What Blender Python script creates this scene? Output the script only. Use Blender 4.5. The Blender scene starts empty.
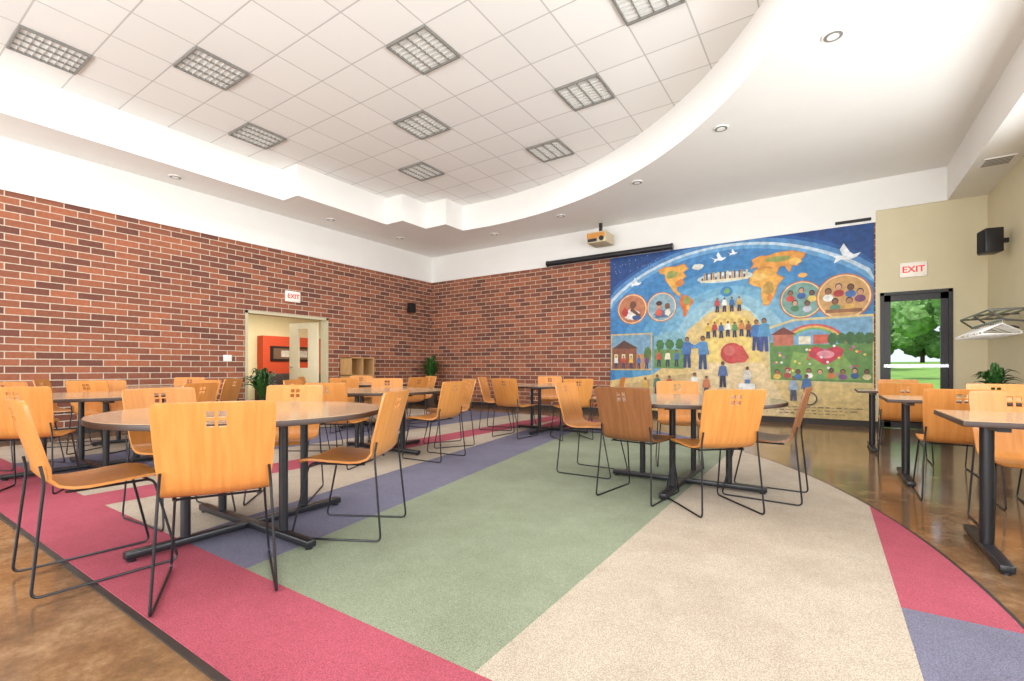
import bpy, bmesh, math, random
from mathutils import Vector, Matrix
from mathutils.geometry import tessellate_polygon
random.seed(7)
scene = bpy.context.scene
try:
    scene.view_settings.view_transform = 'Standard'
    scene.view_settings.look = 'None'
except Exception:
    pass

# ------------------------------------------------------------ helpers
def lin(c):
    c = c / 255.0
    return c / 12.92 if c <= 0.04045 else ((c + 0.055) / 1.055) ** 2.4
def rgb(r, g, b):
    return (lin(r), lin(g), lin(b), 1.0)

def mat(name, col, rough=0.6, metallic=0.0, var=0.06, nscale=8.0, bump=0.0, bscale=None,
        emit=None, estr=0.0, coat=0.0, spec=0.5, detail=3.0):
    m = bpy.data.materials.new(name); m.use_nodes = True
    nt = m.node_tree; b = nt.nodes['Principled BSDF']
    b.inputs['Roughness'].default_value = rough
    b.inputs['Metallic'].default_value = metallic
    b.inputs['Specular IOR Level'].default_value = spec
    if coat: b.inputs['Coat Weight'].default_value = coat
    tc = nt.nodes.new('ShaderNodeTexCoord')
    nz = nt.nodes.new('ShaderNodeTexNoise'); nz.inputs['Scale'].default_value = nscale
    nz.inputs['Detail'].default_value = detail
    nt.links.new(tc.outputs['Object'], nz.inputs['Vector'])
    cr = nt.nodes.new('ShaderNodeValToRGB')
    cr.color_ramp.elements[0].position = 0.3; cr.color_ramp.elements[1].position = 0.7
    cr.color_ramp.elements[0].color = tuple(max(0, c * (1 - var)) for c in col[:3]) + (1,)
    cr.color_ramp.elements[1].color = tuple(min(1, c * (1 + var)) for c in col[:3]) + (1,)
    nt.links.new(nz.outputs['Fac'], cr.inputs['Fac'])
    nt.links.new(cr.outputs['Color'], b.inputs['Base Color'])
    if bump:
        n2 = nt.nodes.new('ShaderNodeTexNoise'); n2.inputs['Scale'].default_value = bscale or nscale * 4
        nt.links.new(tc.outputs['Object'], n2.inputs['Vector'])
        bp = nt.nodes.new('ShaderNodeBump'); bp.inputs['Strength'].default_value = bump
        bp.inputs['Distance'].default_value = 0.01
        nt.links.new(n2.outputs['Fac'], bp.inputs['Height'])
        nt.links.new(bp.outputs['Normal'], b.inputs['Normal'])
    if emit:
        b.inputs['Emission Color'].default_value = emit
        b.inputs['Emission Strength'].default_value = estr
    return m

def finish(bm, name, mats, angle=35, parent=None, loc=None, rot=None, flat=False):
    if not flat: bmesh.ops.recalc_face_normals(bm, faces=bm.faces[:])
    a = math.radians(angle)
    for f in bm.faces: f.smooth = not flat
    for e in bm.edges:
        if len(e.link_faces) == 2:
            if e.calc_face_angle(0) > a: e.smooth = False
        else: e.smooth = False
    me = bpy.data.meshes.new(name); bm.to_mesh(me); bm.free()
    for m in mats: me.materials.append(m)
    o = bpy.data.objects.new(name, me); scene.collection.objects.link(o)
    if parent: o.parent = parent
    if loc: o.location = loc
    if rot: o.rotation_euler = rot
    return o

def empty(name, loc=(0, 0, 0), rot=(0, 0, 0)):
    o = bpy.data.objects.new(name, None); scene.collection.objects.link(o)
    o.location = loc; o.rotation_euler = rot; o.empty_display_size = 0.1
    return o

def box(bm, x0, x1, y0, y1, z0, z1, mi=0, bev=0.0):
    r = bmesh.ops.create_cube(bm, size=1.0)
    vs = r['verts']
    for v in vs:
        v.co = Vector(((x0 + x1) / 2 + v.co.x * (x1 - x0), (y0 + y1) / 2 + v.co.y * (y1 - y0), (z0 + z1) / 2 + v.co.z * (z1 - z0)))
    fs = set(f for v in vs for f in v.link_faces)
    for f in fs: f.material_index = mi
    if bev:
        es = list(set(e for v in vs for e in v.link_edges))
        rr = bmesh.ops.bevel(bm, geom=es, offset=bev, segments=2, affect='EDGES', profile=0.5)
        for f in rr['faces']: f.material_index = mi
    return vs

def cyl(bm, c, r, h, mi=0, n=24, axis='Z', r2=None, bev=0.0):
    M = Matrix.Identity(4)
    if axis == 'X': M = Matrix.Rotation(math.pi / 2, 4, 'Y')
    if axis == 'Y': M = Matrix.Rotation(math.pi / 2, 4, 'X')
    r_ = bmesh.ops.create_cone(bm, cap_ends=True, segments=n, radius1=r, radius2=r if r2 is None else r2, depth=h,
                               matrix=Matrix.Translation(c) @ M)
    vs = r_['verts']
    for f in set(f for v in vs for f in v.link_faces): f.material_index = mi
    if bev:
        es = [e for e in set(e for v in vs for e in v.link_edges) if e.calc_face_angle(0) > 1.0]
        rr = bmesh.ops.bevel(bm, geom=es, offset=bev, segments=3, affect='EDGES', profile=0.5)
        for f in rr['faces']: f.material_index = mi
    return vs

def fillet(pts, rad, k=5):
    pts = [Vector(p) for p in pts]; out = [pts[0]]
    for i in range(1, len(pts) - 1):
        a, b, c = pts[i - 1], pts[i], pts[i + 1]
        r = min(rad, (a - b).length * .45, (c - b).length * .45)
        p = b + (a - b).normalized() * r; q = b + (c - b).normalized() * r
        for j in range(k + 1):
            t = j / k
            out.append(p * (1 - t) ** 2 + b * 2 * t * (1 - t) + q * t * t)
    out.append(pts[-1]); return out

def tube(bm, pts, r, n=8, mi=0, radii=None):
    pts = [Vector(p) for p in pts]
    N = len(pts); rings = []
    prev_t = None; nrm = None
    for i in range(N):
        t = (pts[min(i + 1, N - 1)] - pts[max(i - 1, 0)]).normalized()
        if nrm is None:
            nrm = t.orthogonal().normalized()
        else:
            nrm = prev_t.rotation_difference(t) @ nrm
            nrm = (nrm - t * nrm.dot(t)).normalized()
        bn = t.cross(nrm); prev_t = t
        rr = radii[i] if radii else r
        rings.append([bm.verts.new(pts[i] + (nrm * math.cos(2 * math.pi * k / n) + bn * math.sin(2 * math.pi * k / n)) * rr) for k in range(n)])
    for i in range(N - 1):
        for k in range(n):
            f = bm.faces.new([rings[i][k], rings[i][(k + 1) % n], rings[i + 1][(k + 1) % n], rings[i + 1][k]]); f.material_index = mi
    f = bm.faces.new(rings[0][::-1]); f.material_index = mi
    f = bm.faces.new(rings[-1]); f.material_index = mi

# ------------------------------------------------------------ materials
M_white = mat('white_paint', rgb(238, 236, 231), .7, var=.01, nscale=3)
M_cream = mat('cream_paint', rgb(214, 203, 170), .7, var=.02, nscale=3)
M_black = mat('black_metal', rgb(28, 28, 32), .35, var=.1)
M_frame = mat('dark_door_frame', rgb(35, 33, 32), .4, var=.1)
M_chrome = mat('chrome', rgb(200, 200, 205), .25, metallic=.9, var=.03)
M_tedge = mat('table_edge', rgb(66, 50, 42), .45, var=.1)
M_base = mat('rubber_base', rgb(50, 42, 38), .6, var=.1)

def wood(name, c1, c2, rough=.3, scale=3.0, axis='Z'):
    m = bpy.data.materials.new(name); m.use_nodes = True
    nt = m.node_tree; b = nt.nodes['Principled BSDF']; b.inputs['Roughness'].default_value = rough
    tc = nt.nodes.new('ShaderNodeTexCoord'); mp = nt.nodes.new('ShaderNodeMapping')
    mp.inputs['Scale'].default_value = {'Z': (14, 2.4, 1.2), 'X': (1.2, 12, 4)}[axis]
    nt.links.new(tc.outputs['Object'], mp.inputs['Vector'])
    nz = nt.nodes.new('ShaderNodeTexNoise'); nz.inputs['Scale'].default_value = scale
    nz.inputs['Detail'].default_value = 6; nz.inputs['Distortion'].default_value = .5
    nt.links.new(mp.outputs['Vector'], nz.inputs['Vector'])
    cr = nt.nodes.new('ShaderNodeValToRGB')
    cr.color_ramp.elements[0].position = .32; cr.color_ramp.elements[1].position = .68
    cr.color_ramp.elements[0].color = c1; cr.color_ramp.elements[1].color = c2
    nt.links.new(nz.outputs['Fac'], cr.inputs['Fac'])
    oi = nt.nodes.new('ShaderNodeObjectInfo'); mr = nt.nodes.new('ShaderNodeMapRange')
    mr.inputs['To Min'].default_value = .88; mr.inputs['To Max'].default_value = 1.06
    nt.links.new(oi.outputs['Random'], mr.inputs['Value'])
    hs = nt.nodes.new('ShaderNodeHueSaturation'); nt.links.new(mr.outputs['Result'], hs.inputs['Value'])
    nt.links.new(cr.outputs['Color'], hs.inputs['Color']); nt.links.new(hs.outputs['Color'], b.inputs['Base Color'])
    return m
M_ply = wood('maple_plywood', rgb(192, 124, 60), rgb(206, 139, 72))
M_ply_shaded = wood('shaded_plywood', rgb(122, 76, 44), rgb(140, 90, 54))  # same maple chairs, with shade painted into the colour
M_ttop = wood('table_laminate', rgb(184, 154, 124), rgb(196, 168, 138), .14, 2.0, 'X')

def brick(name, plane):
    m = bpy.data.materials.new(name); m.use_nodes = True
    nt = m.node_tree; b = nt.nodes['Principled BSDF']; b.inputs['Roughness'].default_value = .85
    tc = nt.nodes.new('ShaderNodeTexCoord'); sp = nt.nodes.new('ShaderNodeSeparateXYZ'); cb = nt.nodes.new('ShaderNodeCombineXYZ')
    nt.links.new(tc.outputs['Object'], sp.inputs[0])
    nt.links.new(sp.outputs['Y' if plane == 'Y' else 'X'], cb.inputs[0]); nt.links.new(sp.outputs['Z'], cb.inputs[1])
    bt = nt.nodes.new('ShaderNodeTexBrick'); bt.offset = .5; bt.squash = 1
    bt.inputs['Scale'].default_value = 1; bt.inputs['Brick Width'].default_value = .305
    bt.inputs['Row Height'].default_value = .1016; bt.inputs['Mortar Size'].default_value = .0065
    bt.inputs['Mortar Smooth'].default_value = .1; bt.inputs['Bias'].default_value = 0
    bt.inputs['Color1'].default_value = rgb(164, 98, 68); bt.inputs['Color2'].default_value = rgb(106, 64, 52)
    bt.inputs['Mortar'].default_value = rgb(200, 184, 164)
    nt.links.new(cb.outputs[0], bt.inputs['Vector'])
    nz = nt.nodes.new('ShaderNodeTexNoise'); nz.inputs['Scale'].default_value = 22; nz.inputs['Detail'].default_value = 5
    nt.links.new(tc.outputs['Object'], nz.inputs['Vector'])
    mx = nt.nodes.new('ShaderNodeMix'); mx.data_type = 'RGBA'; mx.blend_type = 'OVERLAY'; mx.inputs[0].default_value = .3
    nt.links.new(bt.outputs['Color'], mx.inputs[6]); nt.links.new(nz.outputs['Fac'], mx.inputs[7])
    nt.links.new(mx.outputs[2], b.inputs['Base Color'])
    bp = nt.nodes.new('ShaderNodeBump'); bp.inputs['Strength'].default_value = .5; bp.inputs['Distance'].default_value = .008; bp.invert = True
    nt.links.new(bt.outputs['Fac'], bp.inputs['Height']); nt.links.new(bp.outputs['Normal'], b.inputs['Normal'])
    return m
M_brickL = brick('brick_left', 'Y'); M_brickB = brick('brick_back', 'X')

# ceiling tiles
TX, TY, TS = -7.6, 1.6, .61
M_tile = bpy.data.materials.new('ceiling_tiles'); M_tile.use_nodes = True
nt = M_tile.node_tree; b = nt.nodes['Principled BSDF']; b.inputs['Roughness'].default_value = .8
tc = nt.nodes.new('ShaderNodeTexCoord'); mp = nt.nodes.new('ShaderNodeMapping')
mp.inputs['Location'].default_value = (-(TX - TS / 2) + TS * 20, -(TY - TS / 2) + TS * 20, 0)
nt.links.new(tc.outputs['Object'], mp.inputs['Vector'])
bt = nt.nodes.new('ShaderNodeTexBrick'); bt.offset = 0
bt.inputs['Scale'].default_value = 1; bt.inputs['Brick Width'].default_value = TS; bt.inputs['Row Height'].default_value = TS
bt.inputs['Mortar Size'].default_value = .009; bt.inputs['Mortar Smooth'].default_value = .2
bt.inputs['Color1'].default_value = rgb(240, 238, 234); bt.inputs['Color2'].default_value = rgb(234, 232, 228)
bt.inputs['Mortar'].default_value = rgb(196, 193, 189)
nt.links.new(mp.outputs['Vector'], bt.inputs['Vector']); nt.links.new(bt.outputs['Color'], b.inputs['Base Color'])
bp = nt.nodes.new('ShaderNodeBump'); bp.inputs['Strength'].default_value = .3; bp.inputs['Distance'].default_value = .008; bp.invert = True
nt.links.new(bt.outputs['Fac'], bp.inputs['Height']); nt.links.new(bp.outputs['Normal'], b.inputs['Normal'])

# stained concrete
M_conc = bpy.data.materials.new('stained_concrete'); M_conc.use_nodes = True
nt = M_conc.node_tree; b = nt.nodes['Principled BSDF']
tc = nt.nodes.new('ShaderNodeTexCoord')
nz = nt.nodes.new('ShaderNodeTexNoise'); nz.inputs['Scale'].default_value = 3.6; nz.inputs['Detail'].default_value = 14
nz.inputs['Roughness'].default_value = .82
nt.links.new(tc.outputs['Object'], nz.inputs['Vector'])
cr = nt.nodes.new('ShaderNodeValToRGB')
e = cr.color_ramp.elements; e[0].position = .32; e[0].color = rgb(84, 64, 48); e[1].position = .70; e[1].color = rgb(166, 136, 104)
x = cr.color_ramp.elements.new(.5); x.color = rgb(124, 94, 66)
nt.links.new(nz.outputs['Fac'], cr.inputs['Fac'])
nzb = nt.nodes.new('ShaderNodeTexNoise'); nzb.inputs['Scale'].default_value = .5; nzb.inputs['Detail'].default_value = 3
nt.links.new(tc.outputs['Object'], nzb.inputs['Vector'])
mx = nt.nodes.new('ShaderNodeMix'); mx.data_type = 'RGBA'; mx.blend_type = 'OVERLAY'; mx.inputs[0].default_value = .5
nt.links.new(cr.outputs['Color'], mx.inputs[6]); nt.links.new(nzb.outputs['Fac'], mx.inputs[7])
nt.links.new(mx.outputs[2], b.inputs['Base Color'])
b.inputs['Roughness'].default_value = .12

def carpet(name, c):
    m = bpy.data.materials.new(name); m.use_nodes = True
    nt = m.node_tree; b = nt.nodes['Principled BSDF']; b.inputs['Roughness'].default_value = .95
    b.inputs['Specular IOR Level'].default_value = .15
    tc = nt.nodes.new('ShaderNodeTexCoord')
    n1 = nt.nodes.new('ShaderNodeTexNoise'); n1.inputs['Scale'].default_value = 230; n1.inputs['Detail'].default_value = 2
    n2 = nt.nodes.new('ShaderNodeTexNoise'); n2.inputs['Scale'].default_value = 1.6; n2.inputs['Detail'].default_value = 9
    n2.inputs['Roughness'].default_value = .7
    for n in (n1, n2): nt.links.new(tc.outputs['Object'], n.inputs['Vector'])
    cr = nt.nodes.new('ShaderNodeValToRGB')
    cr.color_ramp.elements[0].position = .32; cr.color_ramp.elements[1].position = .68
    cr.color_ramp.elements[0].color = tuple(v * .66 for v in c[:3]) + (1,)
    cr.color_ramp.elements[1].color = tuple(min(1, v * 1.34) for v in c[:3]) + (1,)
    nt.links.new(n1.outputs['Fac'], cr.inputs['Fac'])
    c2 = nt.nodes.new('ShaderNodeValToRGB'); c2.color_ramp.elements[0].position = .35; c2.color_ramp.elements[1].position = .6
    c2.color_ramp.elements[0].color = (.84, .82, .80, 1); c2.color_ramp.elements[1].color = (1.0, 1.0, 1.0, 1)
    nt.links.new(n2.outputs['Fac'], c2.inputs['Fac'])
    mx = nt.nodes.new('ShaderNodeMix'); mx.data_type = 'RGBA'; mx.blend_type = 'MULTIPLY'; mx.inputs[0].default_value = 1
    nt.links.new(cr.outputs['Color'], mx.inputs[6]); nt.links.new(c2.outputs['Color'], mx.inputs[7])
    nt.links.new(mx.outputs[2], b.inputs['Base Color'])
    bp = nt.nodes.new('ShaderNodeBump'); bp.inputs['Strength'].default_value = .35; bp.inputs['Distance'].default_value = .004
    nt.links.new(n1.outputs['Fac'], bp.inputs['Height']); nt.links.new(bp.outputs['Normal'], b.inputs['Normal'])
    return m
C_beige = carpet('carpet_beige', rgb(180, 167, 150)); C_green = carpet('carpet_green', rgb(136, 144, 122))
C_pink = carpet('carpet_pink', rgb(168, 82, 96)); C_purp = carpet('carpet_purple', rgb(114, 112, 130))

# ------------------------------------------------------------ room shell
XL, XR, YB, YF = -9.4, 2.03, 9.96, -3.0
ZS, ZT, ZBR = 4.15, 4.72, 3.43
bm = bmesh.new(); box(bm, -13.4, XR + .2, YF - .2, YB + .2, -.1, 0); finish(bm, 'floor', [M_conc])
DY0, DY1, DZ = 4.75, 6.58, 2.12
bm = bmesh.new()
box(bm, XL - .2, XL, YF, DY0, 0, ZBR); box(bm, XL - .2, XL, DY1, YB, 0, ZBR); box(bm, XL - .2, XL, DY0, DY1, DZ, ZBR)
box(bm, XL - .2, XL + .025, YF, YB, ZBR, 4.9, 1)
finish(bm, 'wall_left', [M_brickL, M_white])
EX0, EX1, EZ = .74, 1.64, 2.24
bm = bmesh.new()
box(bm, XL - .2, .68, YB, YB + .2, 0, ZBR, 0)
box(bm, .68, EX0, YB, YB + .2, 0, ZBR, 2); box(bm, EX1, XR + .2, YB, YB + .2, 0, 3.75, 2)
box(bm, EX0, EX1, YB, YB + .2, EZ, 3.75, 2); box(bm, .68, EX0, YB, YB + .2, ZBR, 3.75, 2)
box(bm, XL - .2, .68, YB - .025, YB + .2, ZBR, 4.9, 1); box(bm, .68, XR + .2, YB - .025, YB + .2, 3.62, 4.9, 1)
finish(bm, 'wall_back', [M_brickB, M_white, M_cream])
bm = bmesh.new()
WY0, WY1, WZ0, WZ1 = -2.4, 7.2, .7, 3.2
box(bm, XR, XR + .2, YF, WY0, 0, 4.9); box(bm, XR, XR + .2, WY1, YB, 0, 4.9)
box(bm, XR, XR + .2, WY0, WY1, 0, WZ0); box(bm, XR, XR + .2, WY0, WY1, WZ1, 4.9)
finish(bm, 'wall_right', [M_cream])
bm = bmesh.new()
for i in range(7):
    y = WY0 + (WY1 - WY0) * i / 6; box(bm, XR + .06, XR + .13, y - .03, y + .03, WZ0, WZ1)
for z in (WZ0 + .03, 2.3, WZ1 - .03): box(bm, XR + .06, XR + .13, WY0, WY1, z - .03, z + .03)
finish(bm, 'window_1', [M_frame])
bm = bmesh.new()
box(bm, XL, -8.4, YF - .2, YF, 0, 4.9); box(bm, 1.4, XR + .2, YF - .2, YF, 0, 4.9)
box(bm, -8.4, 1.4, YF - .2, YF, 0, .5); box(bm, -8.4, 1.4, YF - .2, YF, 3.3, 4.9)
finish(bm, 'wall_front', [M_cream])
bm = bmesh.new()
for i in range(8):
    xx = -8.4 + 9.8 * i / 7; box(bm, xx - .03, xx + .03, YF - .13, YF - .06, .5, 3.3)
for z in (.53, 2.3, 3.27): box(bm, -8.4, 1.4, YF - .13, YF - .06, z - .03, z + .03)
finish(bm, 'window_2', [M_frame])

# ceiling
CX, CY, R = -6.03, 1.94, 6.5
poly = [(-8.5, -2.2), (-8.5, 5.0), (-8.05, 5.0), (-8.05, 7.1), (-7.55, 7.1), (-7.55, 7.8), (-6.95, 7.8)]
a0 = math.pi - math.acos((6.95 - 6.03) / 6.5); a1 = math.asin((-2.2 - CY) / R)
for i in range(73):
    a = a0 + (a1 - a0) * i / 72; poly.append((CX + R * math.cos(a), CY + R * math.sin(a)))
bm = bmesh.new(); box(bm, XL - .2, XR + .2, YF - .2, YB + .2, ZT, ZT + .2); finish(bm, 'ceiling', [M_tile])
bm = bmesh.new()
inn = [bm.verts.new((x, y, ZS)) for x, y in poly]
out = [bm.verts.new(p) for p in ((XL, YF, ZS), (XR, YF, ZS), (XR, YB, ZS), (XL, YB, ZS))]
es = [bm.edges.new((l[i], l[(i + 1) % len(l)])) for l in (inn, out) for i in range(len(l))]
bmesh.ops.triangle_fill(bm, use_beauty=True, edges=es)
up = [bm.verts.new((x, y, ZT)) for x, y in poly]
for i in range(len(poly)):
    j = (i + 1) % len(poly); bm.faces.new((inn[i], inn[j], up[j], up[i]))
finish(bm, 'ceiling_soffit', [M_white])
bm = bmesh.new(); box(bm, 1.57, XR, YF, YB - .025, 3.62, ZS); finish(bm, 'ceiling_bulkhead', [M_white])
bm = bmesh.new(); box(bm, XL, XL + .015, YF, DY0, 0, .1); box(bm, XL, XL + .015, DY1, YB, 0, .1); finish(bm, 'baseboard_left', [M_base])
bm = bmesh.new(); box(bm, XL, EX0 - .02, YB - .015, YB, 0, .1); box(bm, EX1 + .02, XR, YB - .015, YB, 0, .1); finish(bm, 'baseboard_back', [M_base])
bm = bmesh.new(); box(bm, XR - .015, XR, YF, YB, 0, .1); finish(bm, 'baseboard_right', [M_base])

# carpet
def circ_poly(Rc, ycut, z, n=160):
    a = math.asin((ycut - CY) / Rc); pts = []
    a_end = math.pi - a
    for i in range(n + 1):
        t = a + (a_end - a) * i / n
        pts.append((max(CX + Rc * math.cos(t), XL + .9), CY + Rc * math.sin(t), z))
    return pts
def prism(bm, pts, z0, z1):
    lo = [bm.verts.new((p[0], p[1], z0)) for p in pts]; hi = [bm.verts.new((p[0], p[1], z1)) for p in pts]
    n = len(pts)
    bm.faces.new(hi)
    for i in range(n): bm.faces.new((lo[i], lo[(i + 1) % n], hi[(i + 1) % n], hi[i]))
bm = bmesh.new(); prism(bm, circ_poly(6.68, .71, 0), 0.0, .008); finish(bm, 'trim_carpet', [M_base])
bm = bmesh.new(); prism(bm, circ_poly(6.66, .735, 0), 0.008, .012)
def cut(co, no):
    bmesh.ops.bisect_plane(bm, geom=bm.verts[:] + bm.edges[:] + bm.faces[:], plane_co=co, plane_no=no)
def Lx(y): return -2.33 - (y - 1.18) * .17
for c, n in (((.25, 0, 0), (1, 0, 0)), ((-.93, 0, 0), (1, 0, 0)), ((-4.25, 0, 0), (1, 0, 0)), ((-4.7, 0, 0), (1, 0, 0)), ((-5.5, 0, 0), (1, 0, 0)),
             ((-6.9, 0, 0), (1, 0, 0)), ((0, 1.18, 0), (0, 1, 0)), ((0, 2.46, 0), (0, 1, 0)), ((0, 6.6, 0), (0, 1, 0)),
             ((Lx(1.18), 1.18, 0), (1, .17, 0)), ((Lx(1.18) - .75, 1.18, 0), (1, .17, 0))): cut(c, n)
for f in bm.faces:
    c = f.calc_center_median(); x, y = c.x, c.y
    if x > .25: k = 2 if y > 2.46 else 3
    elif y < 1.18: k = 2
    elif x > -.93: k = 0
    elif x > Lx(y): k = 1 if y < 6.6 else 3
    elif x > Lx(y) - .75: k = 3 if y < 6.6 else 2
    elif x > -4.25: k = 0
    elif x > -4.7: k = 2
    elif x > -5.5: k = 0
    elif x > -6.9: k = 3
    else: k = 0
    f.material_index = k
finish(bm, 'carpet', [C_beige, C_green, C_pink, C_purp])

# ------------------------------------------------------------ ceiling lights
M_lamp = mat('diffuser', rgb(224, 224, 220), .5, emit=(1, .98, .94, 1), estr=.08)
M_louv = mat('louver_aluminium', rgb(200, 198, 192), .4, metallic=.1)
M_lfr = mat('light_frame', rgb(128, 126, 120), .5)
bm = bmesh.new(); h = .295
for s in (-1, 1):
    box(bm, s * h - .01, s * h + .01, -h - .01, h + .01, -.03, 0, 1); box(bm, -h, h, s * h - .01, s * h + .01, -.03, 0, 1)
box(bm, -h, h, -h, h, -.004, 0, 0)
for i in range(1, 9): t = -h + 2 * h * i / 9; box(bm, -h, h, t - .002, t + .002, -.020, -.004, 2)
for i in range(1, 4): t = -h + 2 * h * i / 4; box(bm, t - .004, t + .004, -h, h, -.024, -.004, 1)
me0 = finish(bm, 'ceiling_light_panel', [M_lamp, M_lfr, M_louv])
cells = [(0, 0), (2, 2), (0, 4), (6, 4), (4, 6), (2, 8), (8, 7), (10, 5), (6, 9), (4, 0), (8, 2)]
for k, (i, j) in enumerate(cells):
    o = me0 if k == 0 else bpy.data.objects.new('ceiling_light_panel', me0.data)
    if k: scene.collection.objects.link(o)
    o.location = (TX + TS * i, TY + TS * j, ZT)
bm = bmesh.new()
cyl(bm, (0, 0, -.006), .095, .012, 0, 32, bev=.003); cyl(bm, (0, 0, -.012), .078, .006, 1, 32); cyl(bm, (0, 0, -.016), .05, .006, 2, 32)
d0 = finish(bm, 'recessed_downlight', [M_white, M_lfr, M_lamp])
for k, (x, y) in enumerate([(.05, 5.43), (-1.16, 6.7), (-2.68, 7.85), (-4.58, 8.7), (-6.5, 9.0), (-8.75, 6.2), (-8.6, 8.0), (-8.95, 3.4)]):
    o = d0 if k == 0 else bpy.data.objects.new('recessed_downlight', d0.data)
    if k: scene.collection.objects.link(o)
    o.location = (x, y, ZS)

# ------------------------------------------------------------ chair
def build_chair(name, wm):
    bm = bmesh.new()
    prof = [(.235, .430, .17), (.228, .442, .195), (.205, .452, .212), (.15, .458, .22), (.07, .453, .222), (0, .447, .222), (-.08, .443, .22), (-.135, .447, .215),
            (-.178, .462, .212), (-.207, .495, .212)]
    for z, w in ((.55, .218), (.62, .224), (.69, .228), (.755, .231), (.784, .232), (.794, .232), (.823, .232), (.842, .231), (.853, .225), (.859, .212)):
        prof.append((-.226 - (z - .55) * .26, z, w))
    cols_in = [-.038, -.006, .006, .038]
    rows = []
    for y, z, w in prof:
        xs = [-w, -w * .93, -w * .7, -w * .4] + cols_in + [w * .4, w * .7, w * .93, w]
        rows.append([bm.verts.new((x, y + (.016 * (x / w) ** 2 if z > .5 else 0), z + (.007 * (x / w) ** 2 if z <= .5 else 0))) for x in xs])
    for i in range(len(rows) - 1):
        z = prof[i][1]
        for j in range(len(rows[0]) - 1):
            if abs(z - .755) < 1e-4 or abs(z - .794) < 1e-4:
                if j in (4, 6) and i > 9: continue
            bm.faces.new((rows[i][j], rows[i][j + 1], rows[i + 1][j + 1], rows[i + 1][j]))
    me = bpy.data.meshes.new('t'); bm.to_mesh(me); bm.free()
    t = bpy.data.objects.new('t', me); scene.collection.objects.link(t)
    s = t.modifiers.new('s', 'SOLIDIFY'); s.thickness = .013; s.offset = 0
    dg = bpy.context.evaluated_depsgraph_get(); ev = t.evaluated_get(dg)
    me2 = bpy.data.meshes.new_from_object(ev); bpy.data.objects.remove(t)
    bm = bmesh.new(); bm.from_mesh(me2)
    r = .0062
    for s in (-1, 1):
        loop = [(s * .205, -.237, .57), (s * .212, -.225, .50), (s * .235, -.27, r), (s * .225, .26, r), (s * .195, .165, .438), (s * .17, -.13, .432), (s * .16, -.15, .432)]
        tube(bm, fillet(loop, .035), r, 8, 1)
    tube(bm, [(-.195, .15, .435), (.195, .15, .435)], .006, 6, 1)
    tube(bm, [(-.175, -.12, .430), (.175, -.12, .430)], .006, 6, 1)
    for v in bm.verts: v.co.x *= .93; v.co.z *= .968
    return finish(bm, name, [wm, M_black], 40)
chA = build_chair('dining_chair', M_ply); chB = build_chair('dining_chair', M_ply_shaded)
used = {'A': False, 'B': False}
def chair(x, y, dx, dy, v='A'):
    src = chA if v == 'A' else chB
    if used[v]:
        o = bpy.data.objects.new('dining_chair', src.data); scene.collection.objects.link(o)
    else: o = src; used[v] = True
    o.location = (x, y, .012 if ((x - CX) ** 2 + (y - CY) ** 2 < 6.9 ** 2 and x < .2) else 0)
    o.rotation_euler = (0, 0, math.atan2(dy, dx) - math.pi / 2)
    return o
def around(cx, cy, ang, d=.80, tw=0, v='A'):
    a = math.radians(ang); t = math.radians(ang + 180 + tw)
    chair(cx + d * math.cos(a), cy + d * math.sin(a), math.cos(t), math.sin(t), v)

# ------------------------------------------------------------ tables
bm = bmesh.new()
cyl(bm, (0, 0, .6995), .76, .029, 1, 96, bev=.004)
cyl(bm, (0, 0, .7145), .757, .003, 0, 96)
for ax in (0, 1):
    for s in (-1, 1):
        p = (s * .35, 0) if ax == 0 else (0, s * .35)
        cyl(bm, (p[0], p[1], .37), .024, .63, 2, 16)
    if ax == 0:
        box(bm, -.62, .62, -.028, .028, .012, .052, 2, .008); box(bm, -.5, .5, -.02, .02, .655, .685, 2)
    else:
        box(bm, -.027, .027, -.62, .62, .0125, .0515, 2, .008); box(bm, -.019, .019, -.5, .5, .656, .684, 2)
for s in (-1, 1):
    cyl(bm, (s * .59, 0, .006), .02, .012, 2, 12); cyl(bm, (0, s * .59, .006), .02, .012, 2, 12)
rt = finish(bm, 'round_dining_table', [M_ttop, M_tedge, M_black], 30)
tabs = [(-2.9, 1.5), (-1.0, 4.1), (-4.4, 3.8), (-5.9, 1.55), (-3.6, 6.5), (-7.6, 2.6), (-6.5, 5.4)]
for k, (x, y) in enumerate(tabs):
    o = rt if k == 0 else bpy.data.objects.new('round_dining_table', rt.data)
    if k: scene.collection.objects.link(o)
    o.location = (x, y, .012)
bm = bmesh.new()
L, W = 1.42, .76
box(bm, 0, L, -W / 2, W / 2, .695, .722, 1, .004); box(bm, .004, L - .004, -W / 2 + .004, W / 2 - .004, .720, .725, 0)
for xx in (.16, L - .16):
    cyl(bm, (xx, 0, .365), .03, .66, 2, 20)
    box(bm, xx - .03, xx + .03, -.36, .36, .01, .05, 2, .01); box(bm, xx - .025, xx + .025, -.3, .3, .67, .695, 2)
    for s in (-1, 1): cyl(bm, (xx, s * .33, .006), .02, .012, 2, 12)
ft = finish(bm, 'rectangular_table', [M_ttop, M_tedge, M_black], 30)
for k, (x, y) in enumerate([(.55, 3.5), (.42, 5.4), (.3, 7.25)]):
    o = ft if k == 0 else bpy.data.objects.new('rectangular_table', ft.data)
    if k: scene.collection.objects.link(o)
    o.location = (x, y, 0)

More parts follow.
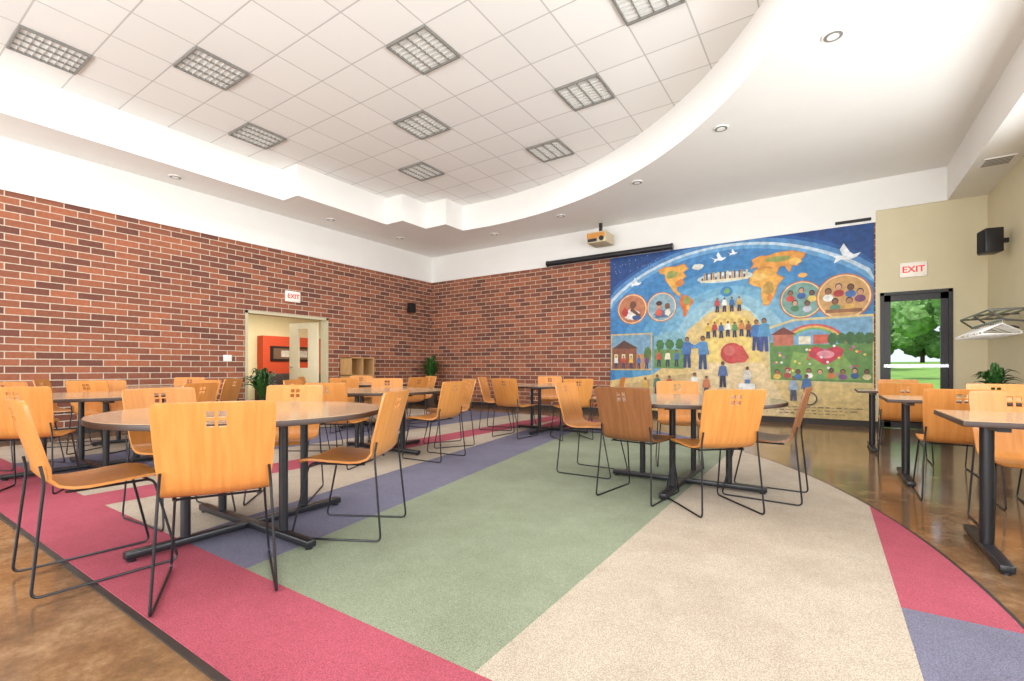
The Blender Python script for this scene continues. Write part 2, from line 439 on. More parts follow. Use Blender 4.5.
chair(-2.30, 1.05, -.89, .45)
chair(-2.95, .80, .05, 1)
chair(-3.52, 1.37, 1, .05)
chair(-3.42, 2.03, .7, -.7)
chair(-2.40, 1.84, -.88, -.47)
chair(-1.20, 3.56, .12, .99, 'B'); chair(-.68, 3.54, -.66, .74); chair(-1.25, 4.93, .3, -.95); chair(-.40, 4.1, -1, .05, 'B'); chair(-1.82, 4.1, 1, .0, 'A')
for a, tw in ((0, 5), (62, 0), (135, 0), (205, 8), (292, 0)): around(-4.4, 3.8, a, .84, tw)
for a, tw in ((28, 0), (100, 0), (160, 5), (205, -5), (320, 8)): around(-5.9, 1.55, a, .84, tw)
for a, tw in ((200, 0), (262, 6), (318, 0), (30, 0), (120, 0)): around(-3.6, 6.5, a, .84, tw)
for a, tw in ((35, 0), (135, 0), (240, 0), (310, 0)): around(-7.6, 2.6, a, .82, tw)
for a, tw in ((0, 0), (70, 0), (150, 0), (225, 0), (300, 0)): around(-6.5, 5.4, a, .84, tw)
chair(.80, 4.82, 0, 1); chair(1.4, 4.85, .05, 1); chair(1.0, 4.02, .0, -1); chair(.68, 6.52, .05, 1); chair(1.35, 6.05, 0, -1); chair(.8, 7.95, 0, -1)

# ------------------------------------------------------------ mural
mural = {}
mm = []
def mc(r, g, b):
    k = (r, g, b)
    if k not in mural:
        mural[k] = len(mm); mm.append(mat('mural_paint', rgb(int(r * .93), int(g * .93), int(b * .93)), .55, var=.22, nscale=11))
    return mural[k]
X0, X1, Z0, Z1 = -4.0, .66, .1, 3.43
bm = bmesh.new(); lay = [0]
box(bm, X0, X1, YB - .02, YB, Z0, Z1, mc(30, 72, 134))
def mpoly(pts, col):
    lay[0] += 1
    y = YB - .0205 - .00012 * lay[0]
    q = []
    for x, z in pts:
        p = (min(max(x, X0 + .003), X1 - .003), min(max(z, Z0 + .003), Z1 - .003))
        if not q or (abs(p[0] - q[-1][0]) + abs(p[1] - q[-1][1])) > 1e-4: q.append(p)
    if abs(q[0][0] - q[-1][0]) + abs(q[0][1] - q[-1][1]) < 1e-4: q.pop()
    if len(q) < 3: return
    vs = [bm.verts.new((x, y, z)) for x, z in q]
    for a, b_, c_ in tessellate_polygon([[Vector((x, z, 0)) for x, z in q]]):
        pa, pb, pc = q[a], q[b_], q[c_]
        cr_ = (pb[0] - pa[0]) * (pc[1] - pa[1]) - (pb[1] - pa[1]) * (pc[0] - pa[0])
        if abs(cr_) < 1e-9: continue
        # keep all faces looking into the room (-Y)
        tri = (vs[a], vs[b_], vs[c_]) if cr_ > 0 else (vs[a], vs[c_], vs[b_])
        try:
            f = bm.faces.new(tri); f.material_index = mc(*col)
        except ValueError: pass
def ell(cx, cz, rx, rz, col, n=48, a0=0, a1=360):
    mpoly([(cx + rx * math.cos(math.radians(a0 + (a1 - a0) * i / n)), cz + rz * math.sin(math.radians(a0 + (a1 - a0) * i / n))) for i in range(n + (0 if a1 - a0 == 360 else 1))], col)
def blob(cx, cz, rx, rz, col, seed=0, n=22, j=.3):
    rnd = random.Random(seed)
    mpoly([(cx + rx * math.cos(2 * math.pi * i / n) * (1 - j * rnd.random()), cz + rz * math.sin(2 * math.pi * i / n) * (1 - j * rnd.random())) for i in range(n)], col)
def rect(x0, x1, z0, z1, col): mpoly([(x0, z0), (x1, z0), (x1, z1), (x0, z1)], col)
def person(x, z, h, shirt, pants, skin=(150, 100, 70), hair=(40, 28, 22), arm=0):
    w = h * .12
    mpoly([(x - w, z), (x - w * .25, z), (x, z + h * .4), (x + w * .25, z), (x + w, z), (x + w * .8, z + h * .48), (x - w * .8, z + h * .48)], pants)
    mpoly([(x - w, z + h * .45), (x + w, z + h * .45), (x + w * 1.1, z + h * .8), (x + w * .4, z + h * .84), (x - w * .4, z + h * .84), (x - w * 1.1, z + h * .8)], shirt)
    for s in (-1, 1):
        if arm == s:
            mpoly([(x + s * w * .9, z + h * .8), (x + s * w * .9, z + h * .7), (x + s * w * 2.8, z + h * .62), (x + s * w * 2.8, z + h * .68)], shirt)
        else:
            mpoly([(x + s * w, z + h * .8), (x + s * w * 1.5, z + h * .45), (x + s * w * 1.2, z + h * .43), (x + s * w * .8, z + h * .7)], shirt)
    ell(x, z + h * .93, h * .065, h * .08, hair, 16); ell(x, z + h * .915, h * .052, h * .062, skin, 16)
for rx, rz, c in ((3.3, 2.64, (40, 92, 158)), (3.22, 2.58, (86, 140, 194)), (3.12, 2.50, (196, 216, 230)), (3.04, 2.45, (110, 168, 212)), (2.96, 2.38, (70, 134, 190)),
                  (2.8, 2.25, (60, 128, 184)), (2.3, 2.0, (74, 142, 192)), (1.9, 1.85, (92, 156, 198)), (1.5, 1.68, (118, 174, 204)), (1.15, 1.54, (146, 190, 208)), (.8, 1.38, (186, 212, 212))):
    ell(-1.6, .9, rx, rz, c, 72)
for i in range(30):
    ell(random.uniform(-3.95, -2.7), random.uniform(3.05, 3.4), .007, .007, (200, 215, 235), 6)
OR, OR2, GR = (232, 172, 78), (210, 130, 58), (150, 160, 84)
def sc(pts, cx, cz, s, col): mpoly([(cx + x * s, cz + z * s) for x, z in pts], col)
NA = [(-.9, .7), (-.5, .85), (0, .8), (.5, .9), (.7, .6), (.45, .45), (.6, .2), (.35, 0), (.3, -.3), (.1, -.35), (.15, -.6), (.35, -.75), (.25, -.85), (-.05, -.6), (-.3, -.2), (-.5, .1), (-.55, .45), (-.8, .5)]
SA = [(-.2, .6), (.15, .6), (.5, .3), (.6, .1), (.35, -.2), (.2, -.5), (.05, -.9), (-.1, -.9), (-.15, -.4), (-.35, 0), (-.35, .35)]
AF = [(-.55, .45), (-.3, .75), (.1, .8), (.45, .7), (.55, .4), (.8, .25), (.55, -.05), (.45, -.45), (.2, -.9), (0, -.9), (-.1, -.5), (-.1, -.1), (-.4, 0), (-.6, .15)]
EU = [(-.8, -.3), (-.6, 0), (-.7, .3), (-.2, .5), (.2, .45), (.8, .6), (1.6, .6), (2.3, .35), (2.2, .05), (1.9, -.05), (1.9, -.4), (1.6, -.3), (1.45, -.75), (1.2, -.3), (.9, -.35), (.75, -.7), (.45, -.3), (0, -.25), (-.2, -.45), (-.4, -.2)]
sc([(x * 1.06, z * 1.06) for x, z in NA], -2.60, 2.78, .36, OR2); sc(NA, -2.60, 2.78, .36, OR); blob(-2.66, 2.92, .14, .09, GR, 6); blob(-2.5, 2.74, .1, .08, OR2, 7); blob(-2.15, 3.02, .12, .07, (226, 226, 214), 8)
sc(SA, -2.40, 2.30, .29, (214, 112, 48)); blob(-2.36, 2.36, .08, .1, GR, 9); blob(-2.34, 2.22, .04, .07, OR, 19)
sc([(x * 1.06, z * 1.06) for x, z in AF], -.98, 2.54, .40, OR2); sc(AF, -.98, 2.54, .40, OR); blob(-1.06, 2.70, .17, .08, (240, 196, 110), 10); blob(-.9, 2.48, .1, .15, (190, 150, 70), 11); blob(-.88, 2.3, .05, .08, OR2, 16)
sc([(x * 1.04, z * 1.06) for x, z in EU], -.98, 2.95, .28, OR2); sc(EU, -.98, 2.95, .28, (226, 158, 70)); blob(-.75, 3.0, .24, .06, GR, 12); blob(-.48, 2.92, .12, .07, (240, 190, 100), 13)
blob(-.36, 2.66, .08, .05, OR, 14)
ell(-1.66, 2.76, .5, .1, (206, 222, 226), 32)
for i in range(20):
    x = -2.08 + i * .042; hh = .04 + .11 * abs(math.sin(i * 2.1))
    rect(x, x + .034, 2.72, 2.74 + hh, ((120, 84, 62), (190, 150, 100), (90, 90, 110), (226, 200, 150))[i % 4])
rect(-2.1, -1.24, 2.69, 2.73, (226, 214, 180))
ell(-1.62, 2.48, .11, .1, (60, 130, 180)); blob(-1.61, 2.49, .06, .06, (120, 170, 90), 20)
def dove(x, z, s):
    mpoly([(x - s, z + .42 * s), (x - .55 * s, z + .12 * s), (x - .15 * s, z + .1 * s), (x - .3 * s, z + .5 * s), (x - .1 * s, z + .85 * s), (x + .2 * s, z + .3 * s), (x + .4 * s, z + .12 * s), (x + .75 * s, z + .2 * s), (x + .55 * s, z - .05 * s), (x + .2 * s, z - .18 * s), (x - .2 * s, z - .12 * s), (x - .6 * s, z - .32 * s), (x - .5 * s, z - .02 * s)], (238, 242, 246))
dove(-1.75, 3.12, .17); dove(-1.5, 3.2, .11); dove(.27, 2.90, .28); dove(-3.42, 2.80, .17)
for x, z, r, inner in ((-3.5, 2.27, .33, (190, 120, 84)), (-2.87, 2.27, .31, (140, 170, 182)), (-.38, 2.22, .34, (120, 160, 150)), (.24, 2.22, .40, (206, 160, 100))):
    ell(x, z, r, r, (196, 104, 60)); ell(x, z, r * .95, r * .95, (236, 206, 156)); ell(x, z, r * .89, r * .89, inner)
blob(-3.52, 2.15, .2, .13, (230, 226, 220), 30); ell(-3.48, 2.36, .07, .08, (110, 70, 52)); blob(-3.66, 2.2, .08, .12, (180, 60, 50), 31); mpoly([(-3.5, 2.3), (-3.3, 2.12), (-3.34, 2.08), (-3.55, 2.24)], (110, 70, 52)); blob(-3.4, 2.08, .12, .06, (60, 90, 140), 33)
blob(-2.85, 2.12, .2, .1, (90, 106, 140), 32); ell(-2.92, 2.3, .06, .075, (196, 150, 120)); ell(-2.92, 2.35, .065, .05, (70, 46, 36)); ell(-2.75, 2.28, .055, .065, (120, 80, 60)); blob(-2.92, 2.16, .08, .09, (206, 90, 70), 35); blob(-2.74, 2.15, .07, .09, (230, 220, 200), 36)
def bust(x, z, s, shirt, skin, hair=(44, 30, 24)):
    ell(x, z - s * 1.5, s * 1.1, s * .9, shirt, 16); ell(x, z + s * .15, s * .72, s * .85, hair, 14); ell(x, z, s * .58, s * .72, skin, 14)
for i, (dx, dz) in enumerate(((-.17, .1), (0, .14), (.16, .08), (-.1, -.08), (.09, -.1))):
    bust(-.38 + dx, 2.24 + dz, .062, ((200, 70, 60), (60, 90, 150), (226, 196, 100), (80, 130, 90), (190, 190, 200))[i], ((150, 100, 72), (200, 150, 118), (110, 74, 56), (214, 166, 130), (130, 86, 64))[i])
for i, (dx, dz) in enumerate(((-.22, .08), (-.07, .15), (.1, .13), (.23, .04), (-.12, -.1), (.08, -.1))):
    bust(.24 + dx, 2.24 + dz, .07, ((236, 236, 230), (180, 60, 60), (70, 110, 170), (120, 70, 110), (90, 140, 110), (226, 180, 90))[i], ((150, 100, 72), (206, 156, 124), (116, 78, 58), (200, 150, 116), (130, 86, 64), (180, 126, 94))[i])
rect(-.02, .5, 1.95, 2.01, (150, 100, 64))
mpoly([(-4, .1), (-4, .72), (-3.05, .86), (-2.5, 1.25), (-2.35, 1.75), (-1.95, 2.08), (-1.6, 2.22), (-1.2, 2.06), (-.98, 1.75), (-.84, .8), (.66, .74), (.66, .1)], (220, 192, 128))
mpoly([(-2.0, 1.86), (-1.6, 2.14), (-1.16, 1.86), (-1.0, 1.1), (-2.1, 1.1)], (236, 206, 120))
mpoly([(-2.1, 1.1), (-1.0, 1.1), (-.5, .12), (-3.0, .12)], (230, 204, 156))
mpoly([(-3.9, .15), (-2.9, .15), (-2.2, .9), (-2.9, .8), (-3.9, .6)], (206, 178, 126))
for i in range(6): rect(-1.94 + i * .13, -1.88 + i * .13, 1.86, 1.95, (214, 176, 90))
rect(-3.98, -3.06, .95, 1.74, (206, 180, 120)); rect(-3.95, -3.09, .98, 1.71, (120, 160, 186))
rect(-3.95, -3.4, .98, 1.42, (140, 84, 60)); mpoly([(-3.95, 1.42), (-3.68, 1.6), (-3.36, 1.42)], (92, 62, 52)); rect(-3.4, -3.2, .98, 1.3, (190, 140, 96))
for i in range(3): rect(-3.9 + i * .17, -3.82 + i * .17, 1.15, 1.3, (226, 214, 170))
blob(-3.16, 1.3, .09, .18, (84, 120, 60), 60)
for i in range(5): person(-3.86 + i * .17, .98, .28, ((230, 230, 225), (200, 70, 60), (226, 180, 80), (70, 110, 170), (110, 70, 110))[i], (60, 60, 90))
mpoly([(-3.02, 1.0), (-2.42, .98), (-2.3, 1.55), (-2.6, 1.78), (-3.02, 1.66)], (130, 176, 190)); mpoly([(-3.02, 1.0), (-2.42, .98), (-2.34, 1.36), (-3.02, 1.4)], (104, 146, 80))
for i in range(3): blob(-2.9 + i * .2, 1.48, .1, .13, (70, 114, 60), 40 + i)
for i in range(3): person(-2.92 + i * .18, 1.02, .34, ((200, 80, 60), (240, 230, 200), (80, 110, 160))[i], (60, 60, 80))
mpoly([(-.9, .74), (.655, .70), (.655, 1.90), (-.5, 1.88), (-.94, 1.74)], (216, 196, 140))
mpoly([(-.86, .78), (.64, .74), (.64, 1.86), (-.5, 1.84), (-.9, 1.71)], (120, 166, 196))
mpoly([(-.86, .78), (.64, .74), (.64, 1.42), (-.88, 1.46)], (98, 140, 70)); mpoly([(-.6, .8), (.5, .78), (.2, 1.3), (-.5, 1.3)], (128, 164, 82))
for i, rr in enumerate((.5, .46, .42, .38)):
    ell(-.2, 1.35, rr, rr * .85, ((206, 90, 90), (230, 180, 90), (120, 176, 110), (120, 166, 196))[i], 32, 10, 170)
blob(-.1, 1.32, .5, .1, (98, 140, 70), 70)
rect(-.82, -.5, 1.4, 1.6, (190, 110, 84)); mpoly([(-.87, 1.6), (-.66, 1.74), (-.45, 1.6)], (120, 60, 50)); rect(-.42, -.24, 1.42, 1.56, (230, 220, 190)); rect(-.2, .02, 1.42, 1.58, (204, 96, 76))
for i in range(5): blob(.08 + i * .13, 1.5, .09, .12, (66, 108, 58), 50 + i)
mpoly([(-.02, 1.04), (-.26, 1.2), (-.28, 1.32), (-.16, 1.38), (-.02, 1.3), (.12, 1.38), (.24, 1.32), (.22, 1.2)], (196, 60, 76)); ell(-.02, 1.23, .13, .07, (230, 150, 160))
for i in range(34):
    ell(random.uniform(-.8, .6), random.uniform(.86, 1.38), .022, .022, ((220, 70, 80), (240, 210, 100), (236, 236, 240), (190, 100, 170))[i % 4], 8)
for i in range(9):
    bust(-.76 + i * .165, .92 + .02 * (i % 2), .055, ((230, 190, 90), (180, 70, 70), (70, 110, 170), (236, 236, 230), (110, 160, 100), (210, 120, 70), (130, 80, 140), (60, 90, 140), (220, 200, 150))[i], ((150, 100, 72), (206, 156, 124), (116, 78, 58))[i % 3])
ell(-1.52, 1.28, .2, .2, (190, 66, 64)); mpoly([(-1.52, 1.46), (-1.34, 1.42), (-1.22, 1.2), (-1.3, 1.1), (-1.5, 1.1)], (200, 80, 74)); ell(-1.56, 1.33, .1, .1, (208, 106, 96))
person(-2.35, 1.0, .62, (70, 116, 176), (46, 70, 120), arm=1); person(-2.05, .97, .66, (86, 140, 190), (46, 76, 120), arm=-1)
person(-1.1, 1.32, .58, (66, 116, 176), (50, 70, 130)); person(-.97, 1.3, .62, (90, 150, 190), (60, 80, 140))
for i in range(7): person(-1.95 + i * .12, 1.58 + .02 * (i % 2), .3, ((220, 190, 80), (190, 66, 60), (60, 106, 160), (240, 240, 235), (90, 140, 84), (210, 130, 70), (150, 90, 60))[i], (50, 50, 90))
for i in range(4): person(-1.78 + i * .13, 2.08, .28, ((190, 66, 60), (240, 236, 226), (60, 106, 160), (220, 166, 70))[i], (60, 50, 80))
person(-1.68, .62, .50, (86, 110, 160), (40, 50, 80), (110, 70, 50)); person(-1.25, .58, .44, (210, 206, 196), (90, 126, 176), (120, 76, 54))
rect(-1.4, -1.12, .52, .7, (240, 240, 236))
person(-.3, .42, .46, (70, 110, 160), (50, 60, 100), (120, 80, 60)); ell(-.26, .45, .12, .12, (60, 60, 66)); ell(-.26, .45, .1, .1, (220, 196, 140)); person(-.5, .4, .44, (150, 170, 190), (70, 80, 110))
person(-2.7, .4, .44, (190, 90, 64), (60, 60, 90)); person(-2.95, .4, .46, (80, 126, 110), (50, 60, 90)); person(-3.2, .4, .4, (220, 180, 90), (60, 60, 80)); person(-2.2, .4, .5, (236, 236, 230), (60, 80, 130)); person(-1.98, .42, .42, (200, 120, 80), (60, 60, 70))
for r_ in range(3):
    x = -.85 + .06 * r_
    while x < .45 - .1 * r_:
        w = random.uniform(.03, .09); rect(x, x + w, .29 - r_ * .055, .298 - r_ * .055 + random.choice((0, .008)), (110, 96, 90)); x += w + .03
finish(bm, 'wall_mural', mm, 30, flat=True)

# ------------------------------------------------------------ doors
bm = bmesh.new()
t = .05
box(bm, EX0, EX0 + t, YB - .02, YB + .12, 0, EZ, 0); box(bm, EX1 - t, EX1, YB - .02, YB + .12, 0, EZ, 0); box(bm, EX0, EX1, YB - .02, YB + .12, EZ - t, EZ, 0)
a, c = EX0 + t, EX1 - t
box(bm, a, a + .09, YB + .02, YB + .07, 0.01, EZ - t, 0); box(bm, c - .09, c, YB + .02, YB + .07, .01, EZ - t, 0)
box(bm, a, c, YB + .02, YB + .07, EZ - t - .1, EZ - t, 0); box(bm, a, c, YB + .02, YB + .07, .01, .25, 0); box(bm, a, c, YB - .01, YB + .02, 1.0, 1.05, 1)
finish(bm, 'door_1', [M_frame, M_chrome])
M_door = mat('door_paint', rgb(232, 222, 190), .5, var=.03)
M_casing = mat('casing_paint', rgb(200, 190, 158), .5, var=.03)
bm = bmesh.new()
box(bm, XL - .2, XL + .02, DY0, DY0 + .05, 0, DZ, 0); box(bm, XL - .2, XL + .02, DY1 - .05, DY1, 0, DZ, 0); box(bm, XL - .2, XL + .02, DY0, DY1, DZ - .05, DZ, 0)
finish(bm, 'trim_doorway', [M_casing])
dl = empty('door_2', (XL - .24, DY1 - .08, 0), (0, 0, math.radians(190)))
bm = bmesh.new()
box(bm, 0, .3, -.022, .022, .01, 2.04); box(bm, .6, .88, -.022, .022, .01, 2.04); box(bm, .3, .6, -.022, .022, .01, 1.0); box(bm, .3, .6, -.022, .022, 1.9, 2.04)
box(bm, .78, .86, -.06, .06, 1.0, 1.03, 1); finish(bm, 'leaf', [M_door, M_chrome], parent=dl)

# lounge beyond doorway
M_or = mat('orange_wall', rgb(206, 76, 36), .7, var=.03)
M_lng = mat('lounge_paint', rgb(236, 226, 176), .7, var=.02)
bm = bmesh.new()
box(bm, -13.4, -13.2, 3, YB + .2, 0, 2.75, 0); box(bm, -13.2, XL - .2, 3, 3.2, 0, 2.75, 0); box(bm, -13.2, XL - .2, YB, YB + .2, 0, 2.75, 0)
box(bm, -13.4, XL - .2, 3, YB + .2, 2.7, 2.8, 2)
box(bm, -13.2, -12.9, 7.0, 9.2, 0, 1.9, 1)
finish(bm, 'wall_lounge', [M_lng, M_or, M_white])
bm = bmesh.new(); box(bm, -12.9, -12.87, 7.2, 8.6, 1.2, 1.62, 0); box(bm, -12.87, -12.865, 7.28, 8.52, 1.26, 1.56, 1); box(bm, -12.865, -12.862, 7.5, 8.3, 1.32, 1.5, 2)
finish(bm, 'framed_picture', [M_frame, mat('picture_mat', rgb(120, 90, 70), .4), mat('picture_art', rgb(200, 190, 170), .4, var=.3)])
M_sofa = mat('sofa_fabric', rgb(64, 50, 44), .8)
bm = bmesh.new(); box(bm, -12.8, -12.0, 6.9, 8.6, .1, .42, 0, .04); box(bm, -12.85, -12.6, 6.9, 8.6, .3, .85, 0, .06)
box(bm, -12.8, -12.0, 6.7, 6.92, .1, .6, 0, .05); box(bm, -12.8, -12.0, 8.58, 8.8, .1, .6, 0, .05)
for i in range(3): box(bm, -12.6, -11.98, 6.93 + i * .55, 7.46 + i * .55, .42, .54, 0, .04)
for xx in (-12.75, -12.1):
    for yy in (6.75, 8.7): cyl(bm, (xx, yy, .05), .025, .1, 1, 12)
finish(bm, 'lounge_sofa', [M_sofa, M_black])

# exit signs
M_signw = mat('sign_white', rgb(240, 232, 220), .5, emit=(1, .95, .9, 1), estr=.1); M_signr = mat('sign_red', rgb(214, 40, 40), .5, emit=(1, .05, .03, 1), estr=.3)
def exit_sign(loc, rz, s):
    e = empty('exit_sign', loc, (0, 0, rz)); e.scale = (s, 1, s)
    bm = bmesh.new(); box(bm, -.2, .2, 0, .05, -.14, .14, 0, .008); finish(bm, 'housing', [M_signw], parent=e)
    cu = bpy.data.curves.new('exit_text', 'FONT'); cu.body = 'EXIT'; cu.size = .165; cu.extrude = .002; cu.offset = .003
    cu.align_x = 'CENTER'; cu.align_y = 'CENTER'
    to = bpy.data.objects.new('letters', cu); scene.collection.objects.link(to); to.data.materials.append(M_signr)
    to.parent = e; to.location = (0, -.003, 0); to.rotation_euler = (math.pi / 2, 0, 0)
exit_sign((1.16, YB - .05, 2.58), 0, .84)
exit_sign((XL + .05, 5.72, 2.5), math.pi / 2, .8)

# speakers
M_grill = mat('speaker_grille', rgb(20, 20, 22), .8)
def speaker(loc, rz, s):
    e = empty('wall_speaker', loc, (0, 0, rz))
    bm = bmesh.new()
    box(bm, -.12 * s, .12 * s, -.1 * s, .1 * s, -.17 * s, .17 * s, 0, .015 * s); box(bm, -.1 * s, .1 * s, -.108 * s, -.1 * s, -.15 * s, .15 * s, 1)
    box(bm, -.02 * s, .02 * s, .1 * s, .19 * s, -.03, .03, 0); finish(bm, 'cabinet', [M_black, M_grill], parent=e)
speaker((XR - .2, 8.85, 2.69), math.radians(-80), .95); speaker((XL + .2, 8.97, 2.6), math.radians(90), .75)

# projector screen case + projector
bm = bmesh.new(); cyl(bm, (-4.07, YB - .16, 3.47), .062, 2.9, 0, 24, 'X')
for xx in (-5.52, -2.62): cyl(bm, (xx, YB - .16, 3.47), .07, .03, 0, 24, 'X')
for xx in (-5.2, -2.95): box(bm, xx - .02, xx + .02, YB - .14, YB - .027, 3.45, 3.5, 0)
finish(bm, 'projection_screen_case', [M_black])
M_amber = mat('amber_panel', rgb(206, 140, 60), .4); M_pbody = mat('projector_body', rgb(214, 196, 160), .5)
bm = bmesh.new(); vs = box(bm, -.22, .22, -.26, .2, -.11, .12, 0, .02)
box(bm, -.2, .2, -.275, -.26, -.02, .09, 1); box(bm, -.18, .02, -.285, -.27, -.09, -.03, 2); cyl(bm, (.13, -.28, -.04), .05, .03, 2, 20, 'Y')
box(bm, -.04, .04, .2, .295, -.03, .05, 2); box(bm, -.03, .03, -.03, .03, .12, .36, 2)
finish(bm, 'ceiling_projector', [M_pbody, M_amber, M_black], loc=(-4.10, YB - .325, 3.79))
bm = bmesh.new(); box(bm, .12, .62, YB - .04, YB - .026, 3.47, 3.52, 0)
for i in range(2): box(bm, .13, .61, YB - .05, YB - .04, 3.48 + i * .02, 3.486 + i * .02, 0)
finish(bm, 'air_vent', [M_frame])
bm = bmesh.new(); box(bm, -.15, .15, -.15, .15, -.01, 0, 0)
for i in range(5): box(bm, -.13, .13, -.12 + i * .055, -.1 + i * .055, -.016, -.01, 1)
finish(bm, 'ceiling_vent', [M_white, M_lfr], loc=(1.8, 8.4, 3.62))
bm = bmesh.new(); box(bm, XL, XL + .012, 4.35, 4.5, 1.12, 1.24, 0, .003); box(bm, XL + .012, XL + .02, 4.39, 4.41, 1.16, 1.2, 0); box(bm, XL + .012, XL + .02, 4.44, 4.46, 1.16, 1.2, 0)
finish(bm, 'light_switch', [M_white])

# coat rack with hangers
rk = empty('coat_rack', (XR, 8.55, 1.62))
bm = bmesh.new()
for xx in (-.08, -.2, -.32, -.42): tube(bm, [(xx, -.72, .06), (xx, .72, .06)], .012, 8, 0)
tube(bm, [(-.3, -.72, -.06), (-.3, .72, -.06)], .016, 10, 0)
for yy in (-.72, 0, .72):
    tube(bm, fillet([(0, yy, -.12), (-.04, yy, -.1), (-.3, yy, -.06), (-.43, yy, .06), (0, yy, .06)], .03), .012, 8, 0)
finish(bm, 'rack_shelf', [mat('dark_chrome', rgb(110, 108, 106), .3, metallic=.7)], parent=rk)
M_hang = mat('hanger_plastic', rgb(236, 236, 234), .4)
bm = bmesh.new()
for i in range(13):
    y = -.66 + i * .108; tw = random.uniform(-.45, .45)
    def P(u, z): return (-.3 + u * math.cos(tw), y + u * math.sin(tw), z)
    tube(bm, fillet([P(0, -.1), P(.015, -.06), P(0, -.043), P(-.015, -.05)], .012, 3), .003, 6, 0)
    tube(bm, fillet([P(0, -.1), P(.2, -.2), P(.2, -.225), P(-.2, -.225), P(-.2, -.2), P(0, -.1)], .02, 3), .007, 6, 0)
finish(bm, 'clothes_hangers', [M_hang], parent=rk)

# wooden cubby shelf against left wall
bm = bmesh.new()
for k in range(3): box(bm, -.2, .2, -.33 + k * .32, -.31 + k * .32, 0, 1.25, 0)
for k in range(4): box(bm, -.2, .2, -.33, .33, .02 + k * .4, .04 + k * .4, 0)
box(bm, -.2, -.19, -.33, .33, 0, 1.25, 0)
finish(bm, 'wooden_cubby_shelf', [wood('birch', rgb(180, 140, 90), rgb(198, 158, 108), .4)], loc=(XL + .24, 7.2, 0))

# plants
M_leaf = mat('leaf_green', rgb(52, 92, 40), .45, var=.35, nscale=5); M_pot = mat('pot_ceramic', rgb(70, 56, 48), .5); M_soil = mat('soil', rgb(50, 36, 26), .9)
def plant(x, y, pot_r, pot_h, leaf_h, spread, n=46, seed=1):
    rnd = random.Random(seed)
    e = empty('potted_plant', (x, y, 0))
    bm = bmesh.new(); cyl(bm, (0, 0, pot_h / 2), pot_r * .75, pot_h, 0, 28, r2=pot_r, bev=.006); cyl(bm, (0, 0, pot_h - .001), pot_r * .9, .01, 1, 28)
    finish(bm, 'pot', [M_pot, M_soil], parent=e)
    bm = bmesh.new()
    for i in range(n):
        a = rnd.uniform(0, 6.283); sp = spread * rnd.uniform(.25, 1); hh = leaf_h * rnd.uniform(.55, 1) * (1.1 - .35 * sp / spread); w = rnd.uniform(.02, .042)
        d = Vector((math.cos(a), math.sin(a), 0)); s = Vector((-d.y, d.x, 0)); prev = None
        for k in range(8):
            t = k / 7; p = Vector((0, 0, pot_h)) + d * (sp * t ** 1.3) + Vector((0, 0, hh * math.sin(t * 2.1) / .95))
            ww = w * math.sin(math.pi * min(.98, .12 + t * .88)) + .003
            cur = [bm.verts.new(p - s * ww), bm.verts.new(p + Vector((0, 0, -ww * .4))), bm.verts.new(p + s * ww)]
            if prev:
                bm.faces.new((prev[0], prev[1], cur[1], cur[0])); bm.faces.new((prev[1], prev[2], cur[2], cur[1]))
            prev = cur
    finish(bm, 'foliage', [M_leaf], 80, parent=e)
plant(-8.8, 4.75, .17, .35, .66, .42, 80, 2)
plant(-8.9, 9.4, .2, .5, .85, .42, 80, 3)
plant(1.68, 7.95, .16, .62, .42, .24, 50, 5)

# ------------------------------------------------------------ outdoors
M_grass = mat('grass', rgb(120, 160, 72), .9, var=.2, nscale=1.2); M_tree = mat('tree_foliage', rgb(112, 152, 84), .8, var=.45, nscale=3, bump=.8, bscale=8); M_bark = mat('bark', rgb(92, 72, 54), .9)
bm = bmesh.new()
prof = [(YB + .2, -.06), (16, -.06), (30, .2), (60, 1.5), (120, 2.4)]
for i in range(len(prof) - 1):
    (ya, za), (yb, zb) = prof[i], prof[i + 1]
    bm.faces.new([bm.verts.new(p) for p in ((-60, ya, za), (80, ya, za), (80, yb, zb), (-60, yb, zb))])
bmesh.ops.remove_doubles(bm, verts=bm.verts[:], dist=1e-4)
finish(bm, 'lawn_ground', [M_grass])
bm = bmesh.new(); box(bm, 0, 3, YB + .2, 13.5, -.06, -.01); finish(bm, 'concrete_walkway', [mat('walkway', rgb(170, 162, 152), .9)])
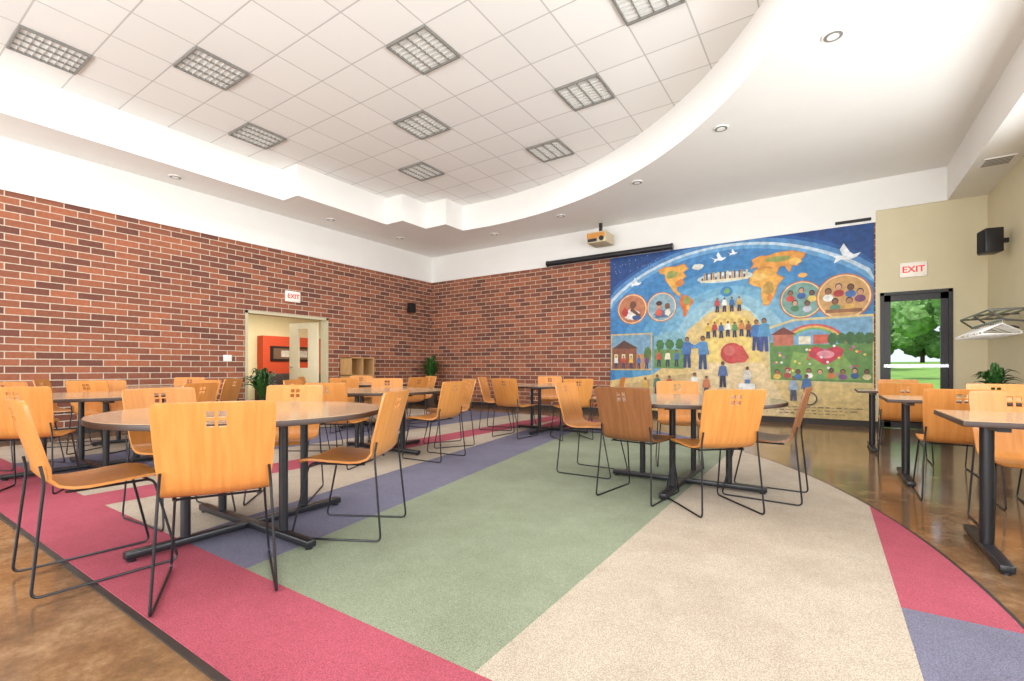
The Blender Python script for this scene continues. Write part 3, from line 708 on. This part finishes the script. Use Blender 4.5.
def tree(x, y, z, h, r, seed, name='shade_tree', lo=.5):
    rnd = random.Random(seed); bm = bmesh.new()
    tube(bm, [(0, 0, -.1), (.05, 0, h * .3), (0, .05, h * .6)], .2, 10, 1, radii=[.26, .18, .1])
    for i in range(4):
        a = rnd.uniform(0, 6.28); tube(bm, [(0, 0, h * .4), (math.cos(a) * r * .5, math.sin(a) * r * .5, h * .65)], .07, 8, 1)
    for i in range(26):
        a = rnd.uniform(0, 6.28); rr = rnd.uniform(0, r * .8); s = rnd.uniform(.2, .36) * r
        q = bmesh.ops.create_icosphere(bm, subdivisions=3, radius=s, matrix=Matrix.Translation((rr * math.cos(a), rr * math.sin(a), h * rnd.uniform(lo, .95))))
        for v in q['verts']: v.co += Vector((rnd.uniform(-1, 1), rnd.uniform(-1, 1), rnd.uniform(-1, 1))) * s * .15
    finish(bm, name, [M_tree, M_bark], 20, loc=(x, y, z))
tree(6.0, 34, .3, 6.4, 2.6, 1); tree(2.6, 46, .8, 7, 3.2, 2)
for i in range(11): tree(-12 + i * 4.4, 72 + (i % 3) * 3, 1.6, 8.5 + (i % 2), 4.0, 20 + i, lo=.2)

# ------------------------------------------------------------ lights
w = bpy.data.worlds.new('World'); scene.world = w; w.use_nodes = True
bg = w.node_tree.nodes['Background']; bg.inputs[0].default_value = (.82, .9, 1, 1); bg.inputs[1].default_value = 1.15
def area(name, loc, rot, sx, sy, power, col=(1, 1, 1)):
    l = bpy.data.lights.new(name, 'AREA'); l.shape = 'RECTANGLE'; l.size = sx; l.size_y = sy; l.energy = power; l.color = col
    o = bpy.data.objects.new(name, l); scene.collection.objects.link(o); o.location = loc; o.rotation_euler = rot
    return o
area('window_daylight_right', (XR + .55, 2.4, 1.8), (0, math.radians(90 + 14), 0), 2.5, 9.4, 560, (.96, .985, 1))
area('window_daylight_front', (-3.5, YF - .55, 1.75), (math.radians(90 + 14), 0, 0), 9.6, 2.8, 760, (.96, .985, 1))
for i, j in cells:
    a_ = area('panel_lamp', (TX + TS * i, TY + TS * j, ZT - .04), (0, 0, 0), .5, .5, 16, (.98, .98, 1))
area('lounge_lamp', (-11.3, 6.8, 2.65), (0, 0, 0), 1.5, 2.5, 110, (1, .97, .9))
s = bpy.data.lights.new('sun', 'SUN'); s.energy = 3.2; s.angle = .02; s.color = (1, .95, .85)
so = bpy.data.objects.new('sun', s); scene.collection.objects.link(so)
so.rotation_euler = Vector((-.15, -.25, 1)).to_track_quat('Z', 'Y').to_euler()

# ------------------------------------------------------------ camera
cam = bpy.data.cameras.new('camera'); co = bpy.data.objects.new('camera', cam); scene.collection.objects.link(co)
cam.sensor_width = 36; cam.lens = 472 / 1024 * 36; cam.shift_y = 28.5 / 1024; cam.clip_start = .02
co.location = (0, 0, .975); co.rotation_euler = (math.radians(90), 0, math.radians(33.7))
scene.camera = co
